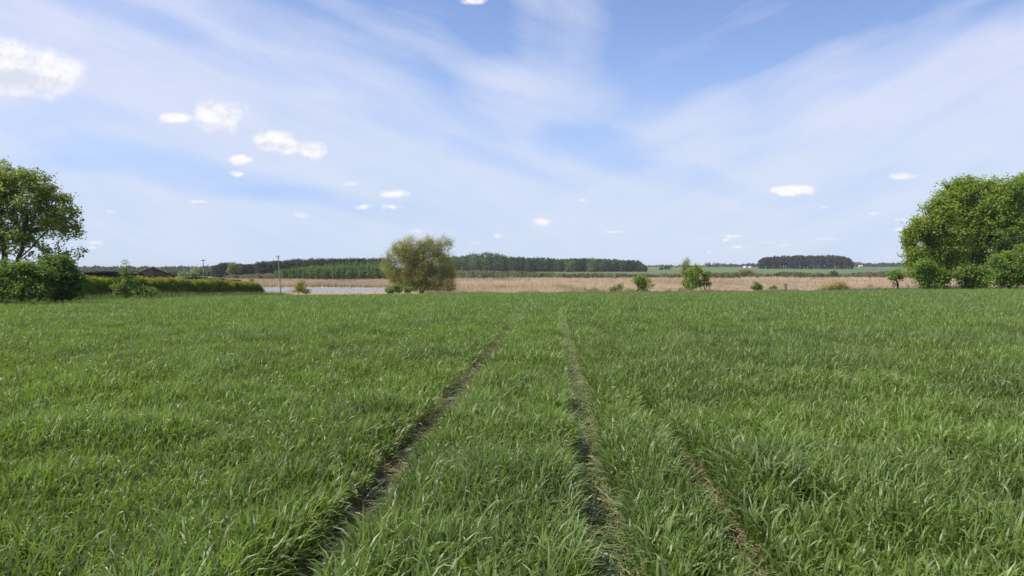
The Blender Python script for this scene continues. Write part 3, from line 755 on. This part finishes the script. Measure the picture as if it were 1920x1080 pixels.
# ================================================================ woods
def wood(name, label, rows, colA, colB, shape, kind='stuff', q=110, leaf=1.3, trunkcol=None, trunk_vis=.0):
    """rows: list of (n, pxL, pxR, Y0, Y1, [top row py at px L..R]) ; top given as photo rows"""
    a = Acc(); colA, colB = np.array(colA), np.array(colB)
    for (n, x0, x1, Y0, Y1, tops, txs) in rows:
        px = x0 + (x1 - x0) * (np.arange(n) + rng.random(n) * .9) / n
        Y = Y0 + (Y1 - Y0) * rng.random(n); X = XP(px, Y); zb = H(X, Y)
        zt = ZP(np.interp(px, txs, tops) + np.abs(rng.normal(0, 1.3, n)) + 3.5 * (fbm(px / 9.0, px * 0 + Y0, 2, 14) - .5) - .3, Y)
        h = np.maximum(zt - zb, 2.5); tc_ = np.clip(.35 * rng.random(n) + 2.2 * (fbm(px / 14.0, px * 0 + 5, 2, 88) - .32), 0, 1)
        for i in range(n):
            if shape == 'pine':
                w = h[i] * (.13 + .10 * rng.random()) + .6; m = q; u = rng.random(m); ang = rng.random(m) * 6.283
                prof = np.interp(u, [0, .35, .55, .85, 1], [.6, .8, 1, .8, .2]) * w * np.sqrt(rng.random(m))
                zz = trunk_vis * h[i] * .5 + u * (h[i] * (1 - trunk_vis * .5))
            elif shape == 'column':
                w = h[i] * .16 + .5; m = q; u = rng.random(m); ang = rng.random(m) * 6.283
                prof = np.interp(u, [0, .5, 1], [.9, 1, .15]) * w * np.sqrt(rng.random(m)); zz = u * h[i]
            elif shape == 'scrub':
                w = h[i] * (.5 + .7 * rng.random()) + .5; m = q; u = rng.random(m); ang = rng.random(m) * 6.283
                prof = np.sqrt(np.maximum(1 - u ** 2, 0.02)) * w * rng.random(m) ** .4; zz = u * h[i]
            elif shape == 'crowned':
                w = h[i] * (.20 + .1 * rng.random()) + .5; m = q; u = rng.random(m) ** .75; ang = rng.random(m) * 6.283
                prof = np.interp(u, [0, .25, .45, .75, 1], [.12, .25, .9, 1, .15]) * w * rng.random(m) ** .5; zz = u * h[i]
            else:
                w = h[i] * (.22 + .16 * rng.random()) + .4; m = q; u = rng.random(m); ang = rng.random(m) * 6.283
                prof = np.interp(u, [0, .3, .65, 1], [.55, 1, .95, .12]) * w * rng.random(m) ** .4; zz = u * h[i]
            big = rng.random(m) < .3; prof = np.where(big, prof * .55, prof); zz = np.where(big, zz * .93, zz)
            cen = np.stack([X[i] + prof * np.cos(ang), Y[i] + prof * np.sin(ang), zb[i] + zz], 1)
            t = np.clip(tc_[i] * .7 + .3 * rng.random((m, 1)) , 0, 1)
            c = (colA * (1 - t) + colB * t) * (.8 + .4 * rng.random((m, 1)))
            ls = leaf * (.6 + .8 * rng.random(m)) * np.where(big, 2.4, 1); out = np.stack([np.cos(ang), np.sin(ang), np.full(m, .3)], 1)
            a.leaves(cen, ls, ls * .7, c, .5, out * .6)
        tc2 = trunkcol or (.07, .055, .045)
        B = np.stack([X, Y, zb - .3], 1); T = np.stack([X + rng.normal(0, .1, n), Y, zb + h * .8], 1)
        a.tubes(B, T, .12 + h * .012, np.full(n, .06), tc2, 5)
    return tag(a.build(name, M_leaf), label, 'wood' if kind == 'stuff' else 'tree', kind=kind)

PINE_A, PINE_B = (.030, .036, .022), (.062, .068, .038)
wood('pine_wood', 'long dark pine wood rising behind the young poplars on the left',
     [(70, 400, 500, 520, 545, [497, 490, 492, 494, 494, 492, 492], [400, 425, 440, 455, 470, 490, 500]), (110, 480, 730, 515, 530, [492, 489, 487, 485, 484, 484], [480, 530, 560, 600, 660, 730]), (110, 480, 730, 535, 560, [490, 487, 485, 484, 483, 483], [480, 530, 560, 600, 660, 730])],
     PINE_A, PINE_B, 'pine', q=230, leaf=.62)
wood('poplar_plantation', 'pale green stand of young poplars between the reeds and the pine wood',
     [(100, 520, 735, 438, 446, [512, 506, 503, 501, 499, 498], [505, 530, 560, 600, 660, 735]), (100, 515, 735, 452, 465, [508, 503, 500, 497, 496, 495], [505, 530, 560, 600, 660, 735]), (30, 610, 735, 480, 500, [494, 490, 489, 489], [610, 650, 700, 735])],
     (.095, .145, .042), (.160, .215, .070), 'column', q=200, leaf=.5)
wood('distant_wood', 'dark mixed wood running along the far side of the marsh in the centre',
     [(150, 850, 1212, 850, 880, [483, 476, 472, 473, 481, 484, 486, 484, 487, 490, 499], [850, 880, 905, 935, 955, 1000, 1050, 1110, 1160, 1195, 1212]), (150, 840, 1205, 890, 930, [482, 480, 482, 484, 484, 486, 488, 494], [840, 960, 1000, 1050, 1110, 1160, 1195, 1205])],
     (.032, .052, .020), (.088, .122, .042), 'round', q=220, leaf=.95, trunkcol=(.13, .11, .1))
wood('pine_wood', 'dense dark grove of pines with reddish trunks standing on the right horizon',
     [(60, 1424, 1600, 1120, 1135, [487, 482, 480, 479, 479, 480, 485, 492], [1424, 1435, 1460, 1500, 1560, 1580, 1592, 1600]), (60, 1422, 1600, 1140, 1165, [486, 481, 479, 478, 478, 479, 483, 490], [1422, 1435, 1460, 1500, 1560, 1580, 1592, 1600])],
     (.034, .036, .024), (.064, .066, .040), 'crowned', q=200, leaf=1.1, trunkcol=(.20, .10, .07))
wood('distant_wood', 'low hazy line of woodland on the horizon left of the pine grove',
     [(60, 1325, 1425, 2000, 2060, [495, 496, 496, 495], [1325, 1350, 1400, 1425])], (.045, .06, .045), (.07, .085, .06), 'round', q=40, leaf=3.5)
wood('distant_wood', 'low hazy line of woodland on the horizon right of the pine grove',
     [(80, 1598, 1740, 2000, 2060, [492, 494, 493, 493, 494], [1598, 1612, 1620, 1700, 1740]), (60, 1740, 2000, 2000, 2060, [494, 494], [1740, 2000])], (.045, .06, .045), (.07, .085, .06), 'round', q=40, leaf=3.5)
wood('distant_wood', 'green wooded hills on the far left behind the village roofs',
     [(130, -60, 425, 1300, 1400, [500, 499, 499, 499, 499, 497], [-60, 150, 250, 330, 400, 425]), (110, 120, 430, 900, 960, [509, 508, 506, 506], [120, 250, 330, 430]), (60, 300, 560, 640, 680, [512, 509, 508, 508, 511], [300, 350, 420, 470, 560])],
     (.055, .085, .035), (.10, .135, .055), 'round', q=60, leaf=2.2)
wood('distant_wood', 'faint wooded horizon between the dark central wood and the willow pair',
     [(40, 1205, 1330, 2000, 2100, [498, 497, 498, 498], [1205, 1230, 1290, 1330])], (.05, .065, .05), (.08, .095, .07), 'round', q=30, leaf=3.0)
wood('willow_scrub', 'long band of low grey green willow scrub between the reeds and the far field',
     [(170, 850, 1330, 508, 560, [506, 507, 509, 513, 512, 514, 512], [850, 900, 1000, 1060, 1130, 1180, 1330]), (170, 1330, 1760, 520, 590, [511, 510, 513, 513, 509, 511, 514, 512, 509, 506], [1330, 1390, 1430, 1440, 1470, 1520, 1560, 1600, 1650, 1760]),
      (60, 420, 560, 455, 500, [516, 515, 512, 514], [420, 450, 520, 560])],
     (.095, .100, .048), (.200, .180, .105), 'scrub', q=150, leaf=.6)

# single trees one can tell apart in the distance
def far_tree(label, px, Y, lobes, n, ca, cb, group=None, leaf=1.0, name='broadleaf_tree', cat='tree'):
    s = Y / 850.0
    tree(name, label, cat, px, Y, lobes, n, 9, 1.7 * s, leaf * s, ca, cb, r0=.35 * s, group=group, lw=.7)
cA, cB = (.040, .065, .022), (.095, .13, .045)
for (px, top, r, lab) in [(853, 478, 8, 'dark rounded tree half hidden by the right side of the willow'), (868, 480, 9, 'second rounded tree right of the willow'), (888, 474, 12, 'broad rounded tree left of the tallest crown of the central wood'),
                          (910, 472, 13, 'tallest rounded crown of the central wood'), (933, 474, 9, 'narrow domed tree right of the tallest crown of the central wood'), (900, 490, 8, 'lower bright tree before the tallest crowns of the central wood'), (1068, 483, 10, 'pale broad tree in the middle of the dark central wood'), (1110, 482, 9, 'rounded tree crown topping the right half of the central wood')]:
    far_tree(lab, px, 825, [(px, top + r, r, r), (px, top + r + 14, r * .9, r), (px + 1, top + r * 2 + 6, r * 1.0, r)], 170, cA, cB, 'round crowned trees along the edge of the central wood')
far_tree('yellow green broadleaf tree among the dark pines on the left', 437, 512, [(437, 499, 9, 8), (445, 503, 7, 8), (433, 508, 8, 8)], 200, (.065, .085, .026), (.115, .13, .042))
far_tree('dark bushy tree standing alone in the far green field', 1240, 1000, [(1240, 503.5, 2.6, 2.2)], 40, (.025, .05, .02), (.05, .085, .03))
far_tree('left one of two dark trees close together in the far green field', 1247.5, 1000, [(1247.5, 501.5, 2.4, 3)], 40, (.025, .05, .02), (.05, .085, .03), 'pair of dark field trees')
far_tree('right one of two dark trees close together in the far green field', 1253, 1000, [(1253, 501.5, 3, 3)], 40, (.025, .05, .02), (.05, .085, .03), 'pair of dark field trees')
far_tree('greyish round tree on the horizon right of the willow pair', 1329, 1500, [(1327, 497, 6, 4), (1342, 497, 7, 4)], 80, (.06, .075, .045), (.1, .12, .07))
far_tree('hazy round tree on the horizon right of the pine grove', 1608, 1500, [(1608, 495, 6, 5)], 60, (.06, .075, .05), (.09, .11, .07))
far_tree('dark evergreen bush above the beige sallow bush', 1562, 515, [(1563, 514, 8, 6)], 110, (.020, .055, .018), (.045, .095, .03), cat='bush', name='bush')
far_tree('large grey brown willow bush at the edge of the far field', 1400, 560, [(1400, 508, 14, 5)], 130, (.12, .11, .07), (.18, .165, .1), cat='bush', name='bush')
far_tree('small green bush at the right end of the scrub band', 1419, 500, [(1419, 518, 4.5, 5)], 60, (.06, .09, .03), (.11, .15, .05), cat='bush', name='bush')
far_tree('bright bush left of the lamp post beyond the hedge', 362, 300, [(362, 512, 8, 6), (366, 504, 3, 5)], 120, (.08, .13, .04), (.15, .2, .07), leaf=.9, cat='bush', name='bush')
far_tree('dark round bush beside the low roofs beyond the hedge', 364, 230, [(365, 518, 6, 4)], 90, (.02, .04, .03), (.04, .06, .04), leaf=.9, cat='bush', name='bush')
far_tree('round green bush on the near edge of the far left woods', 341, 420, [(341, 514, 8, 5)], 90, (.07, .11, .04), (.12, .17, .06), cat='bush', name='bush')
far_tree('small green bush floating above the reeds by the pond', 566, 345, [(566, 528, 4, 3)], 50, (.05, .08, .03), (.09, .13, .04), cat='bush', name='bush', leaf=.8)
far_tree('thin bush in the reeds above the end of the hedge', 472, 340, [(472, 525, 3, 4)], 40, (.08, .09, .04), (.13, .14, .06), cat='bush', name='bush', leaf=.8)

# ================================================================ reeds of the marsh
def reeds():
    a = Acc(); n = 300000
    Y = 1 / (1 / 570 + (1 / 178 - 1 / 570) * rng.random(n)); X = (rng.random(n) * 2 - 1) * .72 * Y
    px = 960 + F * X / Y
    h = 1.7 + .5 * rng.random(n) + .7 * (fbm(X / 30, Y / 60, 3, 8) - .5)
    pond = in_pond(X, Y)
    nearbank = (px > 250) & (px < 790) & (Y <= POND[0] + 3)
    h = np.where(nearbank, .06 + .14 * rng.random(n), h)
    keep = (~pond) & (Y < marsh_far(px) + 8 * np.sin(X / 12.0) + 5)
    keep &= rng.random(n) < (.55 + .9 * fbm(X / 14, Y / 50, 3, 61))
    X, Y, px, h, nb = X[keep], Y[keep], px[keep], h[keep], nearbank[keep]; n = len(X)
    g = fbm(X / 40, Y / 120, 4, 71); g2 = fbm(X / 9, Y / 70, 3, 72)
    gold = np.array([.56, .43, .30]); pink = np.array([.48, .365, .28]); grn = np.array([.20, .20, .09])
    k = sst(g, .35, .65)[:, None]; c = gold * k + pink * (1 - k)
    kg = (sst(g2, .62, .8) * .5)[:, None]; c = c * (1 - kg) + grn * kg
    c = c * (.88 + .24 * rng.random((n, 1)))
    bank = (Y > POND[1]) & (Y < POND[1] + 10) & (px < 790)
    low_c = np.where(bank[:, None], np.array([.14, .15, .06]), c * .8)  # feet of the far-bank reeds darkened: shade of their front put into the colour
    z = H(X, Y)
    W = .05 + .00030 * Y + .04 * rng.random(n)
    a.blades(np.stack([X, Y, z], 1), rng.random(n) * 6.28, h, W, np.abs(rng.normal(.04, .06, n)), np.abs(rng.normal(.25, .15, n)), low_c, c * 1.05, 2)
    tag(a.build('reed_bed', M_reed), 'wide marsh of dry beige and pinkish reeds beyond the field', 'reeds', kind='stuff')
reeds()

# ================================================================ built things
def hip_roof_house():
    Y = 96; X0 = XP(287, Y); zb = float(H(X0, Y)); k = Y / F
    root = empty('summer_house', (X0, Y, zb), 'small building with a dark brown pyramid roof behind the hedge', 'building')
    o = np.array(root.location); ez = ZP(519, Y); tz = ZP(502.5, Y); hw = 38 * k * .86
    def ring(r, z, rot=.5): return [(X0 + r * math.cos(rot + i * math.pi / 2) , Y + r * math.sin(rot + i * math.pi / 2), z) for i in range(4)]
    a = Acc(); v = ring(hw * 1.18, ez) + ring(hw * 1.18, ez - .12) + [(X0 - .1, Y, tz)]
    a.add(v, [[0, 1, 8], [1, 2, 8], [2, 3, 8], [3, 0, 8]], (.03, .03, .03)); a.add(v, [[0, 4, 5, 1], [1, 5, 6, 2], [2, 6, 7, 3], [3, 7, 4, 0], [4, 7, 6, 5]], (.03, .03, .03))
    rf = a.build('roof', M_roof, root, False, o)
    a = Acc(); P = ring(hw * 1.19, ez + .02); apex = np.array([X0 - .1, Y, tz + .03])
    a.tubes(P, [apex] * 4, [.06] * 4, [.06] * 4, (.03, .03, .03))
    a.build('ridge_cap', M_roof, rf, False, o)
    a = Acc(); v = ring(hw * .98, ez - .05) + ring(hw * .98, zb)
    a.add(v, [[0, 4, 5, 1], [1, 5, 6, 2], [2, 6, 7, 3], [3, 7, 4, 0]], (.06, .05, .04)); a.build('wall', M_wood, root, False, o)
hip_roof_house()

def low_shed(label, pxL, pxR, pyT, pyB, Y, depth=5.0, rot=0.0, group='low dark roofed sheds behind the hedge'):
    xc = XP((pxL + pxR) / 2, Y); w = (pxR - pxL) / F * Y; zt, ze = ZP(pyT, Y), ZP(pyB, Y); zb = float(H(xc, Y + depth / 2))
    root = empty('garden_shed', (xc, Y + depth / 2, zb), label, 'shed', group); o = np.array(root.location); yc = Y + depth / 2
    a = Acc()
    v = [(xc - w / 2, Y, ze + .1), (xc + w / 2, Y, ze + .1), (xc + w / 2, Y + depth, ze + .1), (xc - w / 2, Y + depth, ze + .1), (xc - w / 2 + .3, yc, zt), (xc + w / 2 - .3, yc, zt)]
    a.add(v, [[0, 1, 5, 4], [2, 3, 4, 5]], (.03,) * 3); a.add(v, [[1, 2, 5], [3, 0, 4]], (.03,) * 3)
    v2 = [(p[0], p[1], p[2] - .25) for p in v[:4]]
    a.add(v[:4] + v2, [[0, 4, 5, 1], [1, 5, 6, 2], [2, 6, 7, 3], [3, 7, 4, 0], [4, 7, 6, 5]], (.03,) * 3)
    a.build('roof', M_roof, root, False, o)
    a = Acc(); a.box(xc, yc, (zb + ze - .16) / 2, w - .5, depth - .5, ze - .16 - zb, (.06, .05, .04)); a.build('wall', M_wood, root, False, o)
low_shed('longest low dark roof behind the left end of the hedge', 183, 224, 512, 516, 75)
low_shed('short dark roof nearest the dark bush behind the hedge', 156, 178, 508.5, 513, 72)
low_shed('low dark roof just right of the pyramid roof', 334, 364, 519.5, 522, 110)
low_shed('low dark roof at the foot of the lamp post', 369, 401, 522, 524.5, 118)
low_shed('rightmost low dark roof behind the hedge', 408, 432, 524.5, 527, 122)

def lamp_post():
    Y = 112; X0 = XP(381.5, Y); zb = float(H(X0, Y)); zt = ZP(489, Y); root = empty('lamp_post', (X0, Y, zb), 'grey lamp post rising behind the hedge left of the reeds', 'lamp post'); o = np.array(root.location)
    a = Acc(); a.tubes([(X0, Y, zb), (X0, Y, zb + 1.0)], [(X0, Y, zb + 1.0), (X0, Y, zt)], [.085, .07], [.085, .045], (.3,) * 3, 10); a.build('post', M_metal, root, True, o)
    a = Acc(); a.tubes([(X0, Y, zt - .02), (X0 - .02, Y, zt + .05)], [(X0, Y, zt + .10), (X0 + .30, Y - .1, zt + .10)], [.06, .045], [.05, .04], (.3,) * 3, 8)
    a.build('bracket', M_metal, root, True, o)
    a = Acc(); a.tubes([(X0 - .17, Y, zt + .0), (X0 - .17, Y, zt + .14), (X0 + .17, Y, zt + .0), (X0 + .17, Y, zt + .14)], [(X0 - .17, Y, zt + .14), (X0 - .17, Y, zt + .24), (X0 + .17, Y, zt + .14), (X0 + .17, Y, zt + .24)], [.10, .13, .10, .13], [.13, .05, .13, .05], (.3,) * 3, 10)
    a.build('lamp_head', M_metal, root, True, o)
lamp_post()

def utility_pole():
    Y = 140; X0 = XP(526.5, Y); Xt = XP(522, Y); zb = float(H(X0, Y)); zt = ZP(480.5, Y)
    root = empty('utility_pole', (X0, Y, zb), 'slightly leaning wooden utility pole with a crossarm before the pond', 'utility pole'); o = np.array(root.location)
    a = Acc(); a.tubes([(X0, Y, zb)], [(Xt, Y, zt)], [.11], [.07], (.2,) * 3, 10); a.build('pole', M_pole, root, True, o)
    a = Acc(); a.box(Xt, Y - .12, zt - .05, .62, .10, .10, (.2,) * 3); a.tubes([(Xt - .26, Y - .12, zt - .1), (Xt + .26, Y - .12, zt - .1)], [(Xt, Y - .1, zt - .45)] * 2, [.02] * 2, [.02] * 2, (.2,) * 3)
    arm = a.build('crossarm', M_pole, root, False, o)
    for s in (-.27, 0, .27):
        a = Acc(); a.tubes([(Xt + s, Y - .12, zt), (Xt + s, Y - .12, zt + .06)], [(Xt + s, Y - .12, zt + .06), (Xt + s, Y - .12, zt + .16)], [.015, .045], [.04, .02], (.2,) * 3, 8)
        a.build('insulator', M_glass, arm, True, o)
utility_pole()

def far_buildings():
    for (px, w, lab) in ((1400, 4.4, 'larger left one of two white barns with arched roofs on the horizon'), (1409, 3.2, 'smaller right one of two white barns with arched roofs on the horizon')):
        Y = 1250; X0 = XP(px, Y); zb = float(H(X0, Y)); hw = w / 2 / F * Y; ht = ZP(499.0 if w > 4 else 499.6, Y) - zb
        root = empty('barn', (X0, Y, zb), lab, 'barn', 'white barns beside the pine grove'); o = np.array(root.location)
        th = np.linspace(0, math.pi, 13); r = np.stack([X0 + hw * np.cos(th), np.full(13, Y), zb + ht * .45 + ht * .55 * np.sin(th)], 1); r2 = r + (0, 14, 0)
        a = Acc(); i = np.arange(12); a.add(np.concatenate([r, r2]), np.stack([i, i + 1, i + 14, i + 13], 1), (.78,) * 3); a.build('roof', M_white, root, False, o)
        a = Acc(); a.box(X0, Y + 7, zb + ht * .225, hw * 2 - .1, 13.8, ht * .45, (.78,) * 3)
        c0 = len(r); v = np.concatenate([r, [[X0, Y, zb + ht * .45]]]); a.add(v, np.stack([i + 1, i, np.full(12, 13)], 1), (.78,) * 3); a.build('wall', M_white, root, False, o)
        a = Acc(); a.box(X0, Y - .05, zb + ht * .2, hw * .7, .1, ht * .4, (.1,) * 3); a.build('door', M_metal, root, False, o)
    Y = 1450; X0 = XP(1613, Y); zb = float(H(X0, Y)); root = empty('farmhouse', (X0, Y, zb), 'tiny white building on the horizon right of the pine grove', 'building'); o = np.array(root.location)
    a = Acc(); a.box(X0, Y, zb + 1.4, 6, 6, 2.8, (.78,) * 3); a.build('wall', M_white, root, False, o)
    a = Acc(); v = [(X0 - 3.3, Y - 3.3, zb + 2.7), (X0 + 3.3, Y - 3.3, zb + 2.7), (X0 + 3.3, Y + 3.3, zb + 2.7), (X0 - 3.3, Y + 3.3, zb + 2.7), (X0 - 3.3, Y, zb + 4), (X0 + 3.3, Y, zb + 4)]
    a.add(v, [[0, 1, 5, 4], [2, 3, 4, 5]], (.5,) * 3); a.add(v, [[1, 2, 5], [3, 0, 4]], (.5,) * 3); a.build('roof', M_white, root, False, o)
    Y = 1250; X0 = XP(1350.5, Y); zb = float(H(X0, Y)); zt = ZP(494, Y)
    root = empty('hunting_tower', (X0, Y, zb), 'slim lookout tower with a cabin on top on the far field', 'tower'); o = np.array(root.location)
    a = Acc(); s = [(-1, -1), (1, -1), (1, 1), (-1, 1)]
    a.tubes([(X0 + .8 * p, Y + .8 * q, zb) for p, q in s], [(X0 + .5 * p, Y + .5 * q, zt - 2.2) for p, q in s], [.15] * 4, [.12] * 4, (.2,) * 3); a.build('leg', M_pole, root, True, o)
    a = Acc(); a.box(X0, Y, zt - 1.4, 1.9, 1.9, 1.7, (.2,) * 3); a.build('cabin', M_pole, root, False, o)
    a = Acc(); a.box(X0, Y, zt - .45, 2.4, 2.4, .2, (.2,) * 3); a.build('roof', M_roof, root, False, o)
far_buildings()

# ================================================================ air
def haze():
    m = bpy.data.materials.new('air'); m.use_nodes = True; t = m.node_tree; t.nodes.clear()
    out = t.nodes.new('ShaderNodeOutputMaterial'); v = t.nodes.new('ShaderNodeVolumePrincipled')
    v.inputs['Color'].default_value = (.86, .92, 1.0, 1); v.inputs['Density'].default_value = .00009; v.inputs['Anisotropy'].default_value = 0.0
    t.links.new(v.outputs[0], out.inputs['Volume'])
    a = Acc(); a.box(0, 4000, 4, 16000, 12000, 38, (1, 1, 1)); o = a.build('haze', m); tag(o, kind='stuff')
haze()
